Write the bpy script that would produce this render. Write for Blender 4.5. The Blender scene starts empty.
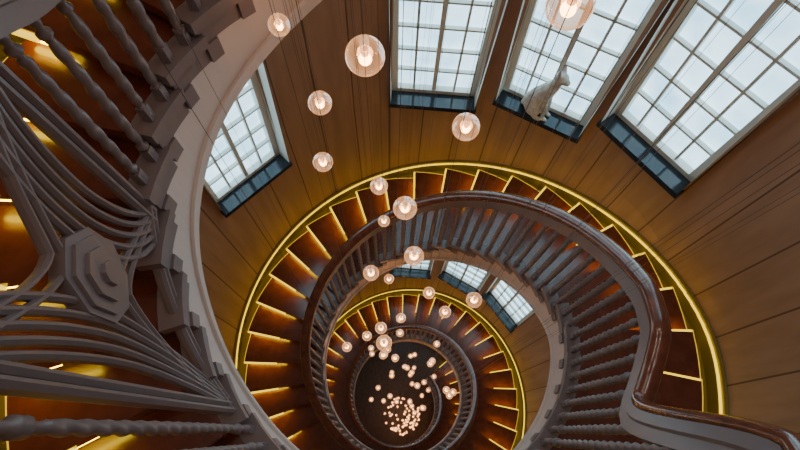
import bpy, math, random
from mathutils import Vector, Matrix
random.seed(4)
PI=math.pi; rad=math.radians
H=13.0          # camera height above the ground floor
AX,CY=0.16,0.64 # camera offset from the stair axis
TH=65.5; RHO=2.8; FPX=450.0
RW=1.95; RI=1.0
KT=0.12; HK=3.1
def Rf(h): return RW-KT*max(0,HK-max(h,.2))   # drum narrows slightly towards the top
# ---------------- materials
def mat(name,col,rough=0.5,metal=0.0,col2=None,scale=(4,4,4),bump=0.0,emit=None,es=0,nscale=3.0,coat=0):
    m=bpy.data.materials.new(name); m.use_nodes=True
    nt=m.node_tree; b=nt.nodes['Principled BSDF']
    b.inputs['Base Color'].default_value=(*col,1); b.inputs['Roughness'].default_value=rough
    b.inputs['Metallic'].default_value=metal
    if coat: b.inputs['Coat Weight'].default_value=coat; b.inputs['Coat Roughness'].default_value=0.15
    if col2:
        tc=nt.nodes.new('ShaderNodeTexCoord'); mp=nt.nodes.new('ShaderNodeMapping'); mp.inputs['Scale'].default_value=scale
        n=nt.nodes.new('ShaderNodeTexNoise'); n.inputs['Scale'].default_value=nscale; n.inputs['Detail'].default_value=6
        r=nt.nodes.new('ShaderNodeValToRGB'); r.color_ramp.elements[0].color=(*col,1); r.color_ramp.elements[1].color=(*col2,1)
        r.color_ramp.elements[0].position=.35; r.color_ramp.elements[1].position=.65
        nt.links.new(tc.outputs['Object'],mp.inputs[0]); nt.links.new(mp.outputs[0],n.inputs['Vector'])
        nt.links.new(n.outputs['Fac'],r.inputs[0]); nt.links.new(r.outputs[0],b.inputs['Base Color'])
        if bump:
            bp=nt.nodes.new('ShaderNodeBump'); bp.inputs['Strength'].default_value=bump
            nt.links.new(n.outputs['Fac'],bp.inputs['Height']); nt.links.new(bp.outputs[0],b.inputs['Normal'])
    if emit:
        b.inputs['Emission Color'].default_value=(*emit,1); b.inputs['Emission Strength'].default_value=es
    return m
M_wall=mat('wall_wood',(.38,.222,.148),.5,col2=(.47,.285,.195),scale=(3,3,.25),nscale=4)
M_groove=mat('wall_groove',(.17,.09,.058),.7)
M_tread=mat('mahogany',(.115,.026,.015),.22,col2=(.165,.040,.022),scale=(2,2,2),nscale=6,coat=.7)
M_rail=mat('handrail_mahogany',(.13,.036,.018),.2,col2=(.20,.06,.03),scale=(3,3,3),nscale=5,coat=.6)
M_grey=mat('painted_grey',(.245,.205,.21),.32)
M_cream=mat('painted_cream',(.76,.66,.60),.5)
M_frame=mat('window_paint',(.80,.76,.68),.5)
M_sill=mat('slate_sill',(.03,.04,.05),.12)
M_gold=mat('brass_string',(.34,.27,.06),.45,metal=.2)
M_led=mat('led_strip',(1,.7,.1),.5,emit=(1.0,.70,.03),es=12)
M_led2=mat('led_profile',(1,.7,.1),.5,emit=(1.0,.66,.03),es=1.9)
M_led3=mat('led_end_profile',(.6,.4,.1),.5,emit=(1.0,.64,.04),es=.8)
M_floor=mat('ground_floor_stone',(.06,.03,.02),.3,col2=(.1,.05,.03))
M_wire=mat('cable',(.13,.10,.09),.5)
M_black=mat('canopy_metal',(.05,.05,.05),.4,metal=.6)
M_ceil=mat('ceiling_plaster',(.6,.52,.44),.8)
M_cat=mat('cat_stone',(.80,.75,.69),.6,col2=(.55,.49,.44),scale=(6,6,6),nscale=4)
M_core=mat('lamp_core',(1,.7,.4),.5,emit=(1.0,.48,.17),es=26)
# frosted glass lit by daylight
m=bpy.data.materials.new('frosted_glass'); m.use_nodes=True; nt=m.node_tree; b=nt.nodes['Principled BSDF']
b.inputs['Base Color'].default_value=(.5,.6,.65,1); b.inputs['Roughness'].default_value=.25
tc=nt.nodes.new('ShaderNodeTexCoord'); n=nt.nodes.new('ShaderNodeTexNoise'); n.inputs['Scale'].default_value=5; n.inputs['Detail'].default_value=4
r=nt.nodes.new('ShaderNodeValToRGB'); r.color_ramp.elements[0].position=.3; r.color_ramp.elements[1].position=.7
r.color_ramp.elements[0].color=(.26,.53,.72,1); r.color_ramp.elements[1].color=(.56,.82,.96,1)
nt.links.new(tc.outputs['Object'],n.inputs['Vector']); nt.links.new(n.outputs['Fac'],r.inputs[0]); nt.links.new(r.outputs[0],b.inputs['Emission Color'])
b.inputs['Emission Strength'].default_value=3.1
M_glassw=m
# globe glass
m=bpy.data.materials.new('globe_glass'); m.use_nodes=True; nt=m.node_tree; nt.nodes.clear()
o=nt.nodes.new('ShaderNodeOutputMaterial'); mx=nt.nodes.new('ShaderNodeMixShader'); tr=nt.nodes.new('ShaderNodeBsdfTransparent'); tr.inputs[0].default_value=(.95,.87,.80,1)
gl=nt.nodes.new('ShaderNodeBsdfGlossy'); gl.inputs['Roughness'].default_value=.04
em=nt.nodes.new('ShaderNodeEmission'); em.inputs[0].default_value=(1,.46,.20,1); em.inputs[1].default_value=.95
ad=nt.nodes.new('ShaderNodeAddShader'); lw=nt.nodes.new('ShaderNodeLayerWeight'); lw.inputs[0].default_value=.35
ma=nt.nodes.new('ShaderNodeMath'); ma.operation='MULTIPLY_ADD'; ma.inputs[1].default_value=.66; ma.inputs[2].default_value=.28
nt.links.new(gl.outputs[0],ad.inputs[0]); nt.links.new(em.outputs[0],ad.inputs[1]); nt.links.new(lw.outputs['Facing'],ma.inputs[0])
gl.inputs[0].default_value=(.75,.72,.70,1)
nt.links.new(ma.outputs[0],mx.inputs[0]); nt.links.new(tr.outputs[0],mx.inputs[1]); nt.links.new(ad.outputs[0],mx.inputs[2]); nt.links.new(mx.outputs[0],o.inputs[0])
M_globe=m
# ---------------- mesh builder
class MB:
    def __init__(s): s.v=[]; s.f=[]; s.m=[]; s.sm=[]
    def add(s,vs,fs,mi=0,smooth=False):
        o=len(s.v); s.v+= [tuple(v) for v in vs]
        for f in fs: s.f.append([i+o for i in f]); s.m.append(mi); s.sm.append(smooth)
    def obj(s,name,mats,parent=None):
        me=bpy.data.meshes.new(name); me.from_pydata(s.v,[],s.f)
        for m in mats: me.materials.append(m)
        me.polygons.foreach_set('material_index',s.m); me.polygons.foreach_set('use_smooth',s.sm); me.update()
        ob=bpy.data.objects.new(name,me); bpy.context.collection.objects.link(ob)
        if parent: ob.parent=parent
        return ob
BF=[(0,1,3,2),(4,6,7,5),(0,4,5,1),(2,3,7,6),(0,2,6,4),(1,5,7,3)]
def cyl(r,phi,h): a=rad(phi); return Vector((r*math.cos(a),r*math.sin(a),H-h))
def sector(mb,r0,r1,p0,p1,ht,hb,mi=0,n=3,ht2=None,hb2=None):
    """solid curved block; heights may slope from p0 to p1"""
    ht2=ht if ht2 is None else ht2; hb2=hb if hb2 is None else hb2
    vs=[];fs=[]
    for i in range(n+1):
        t=i/n; p=p0+(p1-p0)*t; a=ht+(ht2-ht)*t; b_=hb+(hb2-hb)*t
        vs+=[cyl(r0,p,a),cyl(r1,p,a),cyl(r1,p,b_),cyl(r0,p,b_)]
    for i in range(n):
        o=4*i
        for j in range(4): k=(j+1)%4; fs.append((o+j,o+4+j,o+4+k,o+k))
    fs.append((0,1,2,3)); o=4*n; fs.append((o+3,o+2,o+1,o))
    mb.add(vs,fs,mi)
def obox(mb,c,ax,ay,az,sx,sy,sz,mi=0):
    vs=[c+ax*(sx*i)+ay*(sy*j)+az*(sz*k) for i in(-.5,.5) for j in(-.5,.5) for k in(-.5,.5)]
    mb.add(vs,BF,mi)
def sweep(mb,pts,prof,mi=0,side=None,smooth=True,closed=True):
    """sweep 2D profile (a=side,b=up') along pts. side(i)->vector"""
    n=len(pts);k=len(prof);vs=[];fs=[]
    for i in range(n):
        t=(pts[min(i+1,n-1)]-pts[max(i-1,0)]).normalized()
        s=side(i); s=(s-t*s.dot(t)).normalized(); u=s.cross(t).normalized()
        if u.z<0 : u=-u
        for a,b_ in prof: vs.append(pts[i]+s*a+u*b_)
    for i in range(n-1):
        for j in range(k):
            q=(j+1)%k; fs.append((i*k+j,i*k+q,(i+1)*k+q,(i+1)*k+j))
    fs.append(tuple(range(k))); fs.append(tuple((n-1)*k+j for j in reversed(range(k))))
    mb.add(vs,fs,mi,smooth)
def lathe(mb,c,prof,k=16,mi=0):
    vs=[];fs=[]
    for r_,z_ in prof:
        for j in range(k): q=2*PI*j/k; vs.append(Vector((c[0]+r_*math.cos(q),c[1]+r_*math.sin(q),c[2]+z_)))
    for i in range(len(prof)-1):
        for j in range(k): q=(j+1)%k; fs.append((i*k+j,i*k+q,(i+1)*k+q,(i+1)*k+j))
    mb.add(vs,fs,mi,True)
def empty(name,loc=(0,0,0)):
    e=bpy.data.objects.new(name,None); bpy.context.collection.objects.link(e); return e
# ---------------- stair profile (drop below camera as function of angle)
PIT=4.64/360
TT=[(-330,.10),(-230,.92),(-200,1.12),(-180,1.32),(-142,1.95),(-90,2.55),(-45,2.86),(0,2.92)]
RT=[(-330,-.2),(-245,.30),(-215,.52),(-200,.60),(-190,.60),(-180,.53),(-165,.45),(-150,.42),(-120,.60),(-90,.8),(-60,.95),(-45,1.0),(-39,1.12),(-34.5,1.72),(-31.5,1.93),(-22,1.92),(-12,1.88),(0,1.95)]
def interp(T,x):
    if x>=0: return T[-1][1]+PIT*x
    for (a,ya),(b_,yb) in zip(T,T[1:]):
        if a<=x<=b_: return ya+(yb-ya)*(x-a)/(b_-a)
    return T[0][1]
def tread_h(p): return sum(interp(TT,p+d) for d in(-6,-3,0,3,6))/5
def rail_h(p): return sum(interp(RT,p+d) for d in(-2,-1,0,1,2))/5
K0,K1=-32,76; ST=10
stairs=empty('spiral_staircase')
mt=MB(); ml=MB(); mg=MB(); mf=MB(); mo=MB()
for k in range(K0,K1):
    p0=k*ST; p1=p0+ST; h=tread_h(p0+ST/2); RO=Rf(h)-.15
    sector(mt,RI-.01,RO,p0,p1+.9,h,h+.035,0,4)
    sector(mt,RI+.0,RO,p0,p1,h+.035,h+.26,0,3)
    # led under the nosing, thin diffuser profile on its edge and along the tread end
    sector(ml,1.38,RO-.01,p1+.1,p1+.8,h+.037,h+.055,0,1)
    sector(ml,1.45,RO,p1+.9,p1+1.4,h+.008,h+.034,1,1)
    sector(ml,RO,RO+.009,p0+1.1,p1+1.4,h+.004,h+.020,2,3)
    # painted step end bracket
    sector(mg,RI-.055,RI+.03,p0-.6,p1+1.2,h-.012,h+.03,0,3)
    sector(mg,RI-.035,RI+.0,p0,p1,h+.03,h+.10,0,3)
    sector(mg,RI-.045,RI+.0,p1-3.4,p1-.2,h+.10,h+.17,0,2)
mt.obj('treads',[M_tread],stairs); ml.obj('led_strips',[M_led,M_led2,M_led3],stairs); mg.obj('step_brackets',[M_grey],stairs)
for q in range(K0*4,K1*4):
    p0=q*2.5;p1=p0+2.5
    a,b_=tread_h(p0),tread_h(p1); R=Rf(a)
    sector(mf,RI-.03,RI+.02,p0,p1,a+.10,a+.34,0,1,b_+.10,b_+.34)
    sector(mf,RI-.045,RI-.03,p0,p1,a+.30,a+.35,0,1,b_+.30,b_+.35)
    sector(mf,RI+.02,R,p0,p1,a+.27,a+.33,0,1,b_+.27,b_+.33)
    sector(mo,R-.15,R,p0,p1,a+.14,a+.26,0,1,b_+.14,b_+.26)
    sector(mo,R-.03,R-.005,p0,p1,a-.02,a+.14,0,1,b_-.02,b_+.14)
    sector(mo,R-.042,R-.031,p0,p1,a+.0,a+.012,1,1,b_+.0,b_+.012)
mf.obj('inner_fascia',[M_cream],stairs); mo.obj('outer_string',[M_gold,M_led2],stairs)
# handrail
RR=RI-.02
mr=MB(); ps=[i*1.0 for i in range(int(K0*ST),int(K1*ST))]
rp=[cyl(RR,p,rail_h(p)) for p in ps]
def sd(i): a=rad(ps[i]); return Vector((math.cos(a),math.sin(a),0))
prof=[(.043*math.cos(t),.03*math.sin(t)) for t in [2*PI*j/14 for j in range(14)]]
sweep(mr,rp,prof,0,sd)
sub=[(-.036,-.02),(.036,-.02),(.036,-.06),(.028,-.068),(.028,-.115),(-.028,-.115),(-.028,-.068),(-.036,-.06)]
sweep(mr,rp,sub,1,sd,False)
mr.obj('handrail',[M_rail,M_grey],stairs)
# balusters
mb=MB()
def baluster(c,z0,z1,fine,P=.0155):
    L=z1-z0; s=12 if fine else 8; n=int(L/.008) if fine else 30
    vs=[];fs=[]
    def rr(t):
        if t<.10: return P*1.25,0
        if t<.13: return P*.8,0
        if t<.155: return P*1.5,0
        if t<.18: return P*.8,0
        if t>.93: return P*1.1,0
        if t>.90: return P*.8,0
        if t>.875: return P*1.45,0
        if t>.85: return P*.8,0
        return P*(1.12+.18*math.sin((t-.18)/.67*PI)),1
    for i in range(n+1):
        t=i/n; r_,tw=rr(t); z=z0+L*t
        for j in range(s):
            q=2*PI*j/s; rd=r_
            if tw: rd=r_*(.72+.36*abs(math.cos((q-z*(48 if fine else 34))))) 
            vs.append(Vector((c.x+rd*math.cos(q),c.y+rd*math.sin(q),z)))
    for i in range(n):
        for j in range(s): k=(j+1)%s; fs.append((i*s+j,i*s+k,(i+1)*s+k,(i+1)*s+j))
    mb.add(vs,fs,0,True)
    obox(mb,Vector((c.x,c.y,z0+.035)),Vector((1,0,0)),Vector((0,1,0)),Vector((0,0,1)),P*2.3,P*2.3,.07)
PANEL=(-179,-142)
for k in range(K0,K1):
    up=k*ST<-60
    for d in (2.5,7.5):
        p=k*ST+d
        if PANEL[0]-1<p<PANEL[1]+1: continue
        h=tread_h(k*ST+ST/2)
        c=cyl(RR,p,0); baluster(c,H-h,H-rail_h(p)-.10,-260<p<30,.0125 if up else .0155)
mb.obj('balusters',[M_grey],stairs)
# ornamental panel in the balustrade
mp=MB()
def pp(s,t,dr=0):
    p=PANEL[0]+(PANEL[1]-PANEL[0])*s
    hb=tread_h(p); hr=rail_h(p)+.11
    return cyl(RR+dr,p,hb+(hr-hb)*t)
def bar(fn,w=.011,n=24,d=.014):
    """reeded moulding following a curve on the balustrade cylinder; w = half width in the panel face"""
    pts=[fn(i/n) for i in range(n+1)]
    def s_(i): v=pts[i]; return Vector((v.x,v.y,0)).normalized()
    n_=len(pts); prof=[(-d*.4,-w),(d*.4,-w),(d,-w*.35),(d,w*.35),(d*.4,w),(-d*.4,w),(-d,w*.35),(-d,-w*.35)]
    vs=[];fs=[];k=8
    for i in range(n_):
        t=(pts[min(i+1,n_-1)]-pts[max(i-1,0)]).normalized(); s=s_(i); s=(s-t*s.dot(t)).normalized(); u=s.cross(t)
        for a,b_ in prof: vs.append(pts[i]+s*a+u*b_)
    for i in range(n_-1):
        for j in range(k): q=(j+1)%k; fs.append((i*k+j,i*k+q,(i+1)*k+q,(i+1)*k+j))
    fs.append(tuple(range(k))); fs.append(tuple((n_-1)*k+j for j in reversed(range(k))))
    mp.add(vs,fs)
# two bundles of bowed bars, ")(" about the shield
for sx in(-1,1):
    for i in range(5):
        def fn(t,sx=sx,i=i):
            u=abs(2*t-1); a=.12+.055*i; b_=.37+.028*i
            return pp(.5+sx*(a+(b_-a)*u**1.8),.02+.96*t)
        bar(fn,.0095)
for sz in(-1,1):
    for i in range(2):
        def fn(t,sz=sz,i=i):
            u=abs(2*t-1); a=.10+.05*i; b_=.42+.03*i
            return pp(.06+.88*t,.5+sz*(a+(b_-a)*u**1.3))
        bar(fn,.008)
for s in(0,.045,.955,1): 
    bar(lambda t,s=s: pp(s,t),.012,8,.018)
for tz in(.01,.05,.95,.99): bar(lambda t,tz=tz: pp(t,tz),.012,16,.018)
# escutcheon: layered octagonal shield
def octo(rx,rz,dr0,dr1):
    k=8; vs=[]
    pc=(PANEL[0]+PANEL[1])/2; hc=(tread_h(pc)+rail_h(pc)+.11)/2
    for dr in(dr0,dr1):
        for j in range(k):
            q=PI/8+2*PI*j/k
            vs.append(cyl(RR+dr,pc+math.degrees(rx*math.cos(q)/RR),hc-rz*math.sin(q)))
    fs=[tuple(range(k)),tuple(range(2*k-1,k-1,-1))]+[(j,(j+1)%k,k+(j+1)%k,k+j) for j in range(k)]
    mp.add(vs,fs)
octo(.125,.145,-.018,.018); octo(.105,.122,-.028,.028); octo(.073,.086,-.040,.040); octo(.034,.04,-.052,.052)
mp.obj('ornamental_panel',[M_grey],stairs)
# ---------------- windows + wall
WH=2.15; HA=10.5
wins=[]
for lv in range(3):
    for pc,hs in((139,3.47),(88,3.05),(62,2.86),(38,2.55)):
        if hs+lv*4.64<H-.3: wins.append((pc,hs+lv*4.64))
for i,(pc,hs) in enumerate(wins):
    w=MB(); a=rad(pc); N=Vector((math.cos(a),math.sin(a),0)); T=Vector((-math.sin(a),math.cos(a),0))
    kt=KT if hs<4 else 0
    R0=Rf(hs); z0=H-hs
    hw=R0*math.sin(rad(HA)); re=R0*math.cos(rad(HA)); rg=re+.115
    Z=Vector((0,0,1))-N*kt
    def P(n_,t_,z_): return N*n_+T*t_+Z*(z_-z0)+Vector((0,0,z0))
    Zn=Z.normalized()
    z1=z0+WH; ri=re-(.05 if kt else 0)
    w.add([P(ri,-hw,z0),P(rg,-hw,z0),P(rg,-hw,z1),P(ri,-hw,z1)],[(0,1,2,3)],0)
    w.add([P(ri,hw,z0),P(rg,hw,z0),P(rg,hw,z1),P(ri,hw,z1)],[(0,3,2,1)],0)
    w.add([P(ri,-hw,z1),P(rg,-hw,z1),P(rg,hw,z1),P(ri,hw,z1)],[(0,1,2,3)],0)
    w.add([P(rg+.03,-hw,z0),P(rg+.03,hw,z0),P(rg+.03,hw,z1),P(rg+.03,-hw,z1)],[(0,1,2,3)],1)
    zc=(z0+z1)/2
    for s in(-1,1): obox(w,P(rg,s*(hw-.025),zc),N,T,Zn,.06,.05,WH,0)
    for zz in(z0+.03,z1-.03): obox(w,P(rg,0,zz),N,T,Zn,.06,2*hw,.06,0)
    obox(w,P(rg,0,zc),N,T,Zn,.05,.034,WH,0)
    for s in(-1,1): obox(w,P(rg,s*hw*.48,zc),N,T,Zn,.035,.016,WH,0)
    z=z0+.06+.235
    while z<z1-.1: obox(w,P(rg,0,z),N,T,Zn,.035,2*hw,.016,0); z+=.235
    obox(w,P((re+rg)/2-.03,0,z0-.005),N,T,Vector((0,0,1)),rg-re+.07,2*hw+.03,.045,2)
    w.obj('window_%d'%(i+1),[M_frame,M_glassw,M_sill])
TOP=-2.2
brk=set()
for g in range(0,360,9): brk|={g-.16,g+.16}
for g in range(0,360,3): brk.add(float(g))
for pc,_ in wins: brk|={pc-HA,pc+HA}
brk=sorted(x for x in brk if -.23<x<359.7); brk=[b_ for i,b_ in enumerate(brk) if i==0 or b_-brk[i-1]>1e-4]; brk.append(brk[0]+360)
ww=MB()
for a,b_ in zip(brk,brk[1:]):
    mid=(a+b_)/2; g=mid%9; groove=min(g,9-g)<.17
    iv=sorted((H-hs,H-hs+WH) for pc,hs in wins if abs((mid-pc+180)%360-180)<HA)
    z=0.0; segs=[]
    for z0,z1 in iv: segs.append((z,z0)); z=z1
    segs.append((z,H-TOP))
    for z0,z1 in segs:
        cuts=[z0]+[c_ for c_ in (H-HK,H-.2) if z0<c_<z1]+[z1]
        for c0,c1 in zip(cuts,cuts[1:]):
            if c1<=c0: continue
            r0,r1=Rf(H-c0),Rf(H-c1)
            ww.add([cyl(r0,a,H-c0),cyl(r0,b_,H-c0),cyl(r1,b_,H-c1),cyl(r1,a,H-c1)],[(0,3,2,1)],1 if groove else 0)
ww.obj('wall_round',[M_wall,M_groove])
def disc(name,z,r,m):
    d=MB(); d.add([Vector((r*math.cos(2*PI*j/64),r*math.sin(2*PI*j/64),z+dz)) for dz in(0,-.1) for j in range(64)],
      [tuple(range(64)),tuple(range(127,63,-1))]+[(j,(j+1)%64,64+(j+1)%64,64+j) for j in range(64)]); return d.obj(name,[m])
disc('floor',0,RW+.05,M_floor); disc('ceiling',H-TOP+.1,RW+.05,M_ceil)
# ---------------- pendants
t=rad(TH); ro=rad(RHO)
camp=Vector((-AX,-CY,H)); Rv=Vector((1,0,0)); Uv=Vector((0,math.sin(t),math.cos(t))); Fv=Vector((0,math.cos(t),-math.sin(t)))
R2=Rv*math.cos(ro)+Uv*math.sin(ro); U2=Uv*math.cos(ro)-Rv*math.sin(ro)
PX=[(279,25,11),(365,56,20),(570,5,24),(320,103,12),(466,127,14),(323,162,10),(379,186,9),(405,208,12),(384,221,6),(414,256,10),(371,273,8),(389,279,5),(429,293,6),(474,300,8),(445,312,6),(401,318,5),(381,328,6),(367,336,5),(347,347,5),(384,343,8),(400,333,4)]
balls=[]
for x,y,rp_ in PX:
    D=Fv+R2*((x-400)/FPX)+U2*((225-y)/FPX)
    d=.062*FPX/rp_
    while True:
        p=camp+D*d
        if math.hypot(p.x,p.y)<.84 or d<.6: break
        d*=.98
    balls.append((p.x,p.y,p.z,rp_*d/FPX))
n_=0
while n_<40:
    a=random.uniform(0,2*PI); q=.68*math.sqrt(random.random()); z=random.uniform(3.4,7.8)
    x,y=q*math.cos(a)+.06,q*math.sin(a)+.10
    if math.hypot(x+AX,y+CY)<.45: continue
    balls.append((x,y,z,.046)); n_+=1
NB=len(balls)
for i in range(80):
    a=random.uniform(0,2*PI); q=.44*math.sqrt(random.random()); balls.append((q*math.cos(a)+.12,q*math.sin(a)-.30,random.uniform(.4,1.0),.034))
ch=empty('pendant_chandelier')
g=MB();c=MB();wi=MB()
def sph(mbb,cc,r_,k=20,n=12,mi=0):
    prof=[]
    for i in range(n+1):
        q=-PI/2+PI*i/n; prof.append((max(1e-4,r_*math.cos(q)),r_*math.sin(q)))
    lathe(mbb,cc,prof,k,mi)
HUB=Vector((.14,.10,3.2))
def cable(p,q,rr_=.0007):
    o=[Vector((rr_*math.cos(e),rr_*math.sin(e),0)) for e in(0,2*PI/3,4*PI/3)]
    wi.add([p+v for v in o]+[q+v for v in o],[(0,1,4,3),(1,2,5,4),(2,0,3,5)],0)
for bi,(x,y,z,r_) in enumerate(balls):
    big=z>7.5
    sph(g,(x,y,z),r_,28 if big else 14,18 if big else 8)
    sph(c,(x,y,z-r_*.2),r_*.34,12,8)
    lathe(wi,(x,y,z),[(.001,r_*1.15),(r_*.22,r_*1.12),(r_*.24,r_*.9),(r_*.2,r_*.1),(.001,r_*.1)],10,1)
    if bi<NB: cable(Vector((x,y,z+r_)),Vector((x,y,H-TOP-.06)))
    else: cable(Vector((x,y,z+r_)),HUB)
cable(HUB,Vector((HUB.x,HUB.y,H-TOP-.06)),.0012)
M_pearl=mat('frosted_inner',(.8,.6,.5),.4,emit=(1,.5,.24),es=.9)
g.obj('glass_globes',[M_globe],ch); c.obj('lamp_cores',[M_core],ch); wi.obj('cables',[M_wire,M_pearl],ch)
cn=MB(); lathe(cn,(0,0,H-TOP-.08),[(.001,0),(.8,0),(.82,.02),(.82,.08)],48); cn.obj('canopy',[M_black],ch)
# fill lights added below the ceiling to brighten the stairwell, not real fittings
cl=empty('added_fill_lights')
for i in range(8):
    a=2*PI*i/8+.2
    L=bpy.data.lights.new('fill_light_%d'%i,'AREA'); L.shape='DISK'; L.size=.25; L.energy=4; L.color=(1,.90,.80)
    o=bpy.data.objects.new('fill_light_%d'%i,L); o.location=(1.15*math.cos(a),1.15*math.sin(a),H-TOP-.02); bpy.context.collection.objects.link(o); o.parent=cl
# ---------------- cat sculpture on the sill of the third window
pc,hs=62,2.86; a=rad(pc); N=Vector((math.cos(a),math.sin(a),0)); T=Vector((-math.sin(a),math.cos(a),0))
base=N*1.895+T*(.01)+Vector((0,0,H-hs+.018))
F=(-T*.95-N*.15).normalized(); Sx=F.cross(Vector((0,0,1))); CS=1.08
cm=MB()
def L(f,s,z): return base+(F*f+Sx*s+Vector((0,0,z)))*CS
def ell(f,s,z,rf,rs,rz,n=12,k=16):
    vs=[];fs=[]
    for i in range(n+1):
        q=-PI/2+PI*i/n
        for j in range(k):
            e=2*PI*j/k; vs.append(L(f+rf*max(.01,math.cos(q))*math.cos(e),s+rs*max(.01,math.cos(q))*math.sin(e),z+rz*math.sin(q)))
    for i in range(n):
        for j in range(k): j2=(j+1)%k; fs.append((i*k+j,i*k+j2,(i+1)*k+j2,(i+1)*k+j))
    fs.append(tuple(reversed(range(k)))); fs.append(tuple(n*k+j for j in range(k)))
    cm.add(vs,fs)
def limb(nodes,k=12):
    """chain of tapering overlapping ellipsoid samples"""
    for (p,r0),(q,r1) in zip(nodes,nodes[1:]):
        for i in range(5):
            t_=i/4; r_=r0+(r1-r0)*t_; c_=[p[j]+(q[j]-p[j])*t_ for j in range(3)]
            ell(*c_,r_,r_,r_,8,10)
limb([((-.065,0,.085),.078),((-.045,0,.15),.072),((-.01,0,.23),.060),((.02,0,.30),.045),((.035,0,.36),.036)])
ell(.045,0,.395,.050,.046,.042); ell(.088,0,.382,.026,.025,.020)
for s in(-1,1):
    limb([((.035,s*.028,.43),.018),((.028,s*.036,.462),.010),((.024,s*.040,.485),.005)])
    limb([((.0,s*.030,.22),.034),((.035,s*.030,.12),.020),((.045,s*.028,.03),.016)]); ell(.06,s*.028,.014,.028,.017,.014)
    ell(-.04,s*.045,.065,.062,.032,.06); ell(.01,s*.052,.014,.042,.018,.014)
limb([((-.13,0,.03),.022),((-.135,-.04,.02),.018),((-.09,-.075,.018),.015),((-.03,-.08,.016),.012),((.02,-.075,.014),.009)])
cat=cm.obj('cat_sculpture',[M_cat])
rm=cat.modifiers.new('fuse','REMESH'); rm.mode='VOXEL'; rm.voxel_size=.006; rm.use_smooth_shade=True
sm=cat.modifiers.new('smooth','SMOOTH'); sm.iterations=3; sm.factor=.5
# ---------------- world, camera
w=bpy.data.worlds.new('World'); bpy.context.scene.world=w; w.use_nodes=True
w.node_tree.nodes['Background'].inputs[0].default_value=(.6,.75,.9,1); w.node_tree.nodes['Background'].inputs[1].default_value=.5
cd=bpy.data.cameras.new('camera'); cam=bpy.data.objects.new('camera',cd); bpy.context.collection.objects.link(cam)
cd.sensor_width=36; cd.lens=FPX/800*36; cd.clip_start=.02
Mx=Matrix((( R2.x,U2.x,-Fv.x,camp.x),(R2.y,U2.y,-Fv.y,camp.y),(R2.z,U2.z,-Fv.z,camp.z),(0,0,0,1)))
cam.matrix_world=Mx
bpy.context.scene.camera=cam
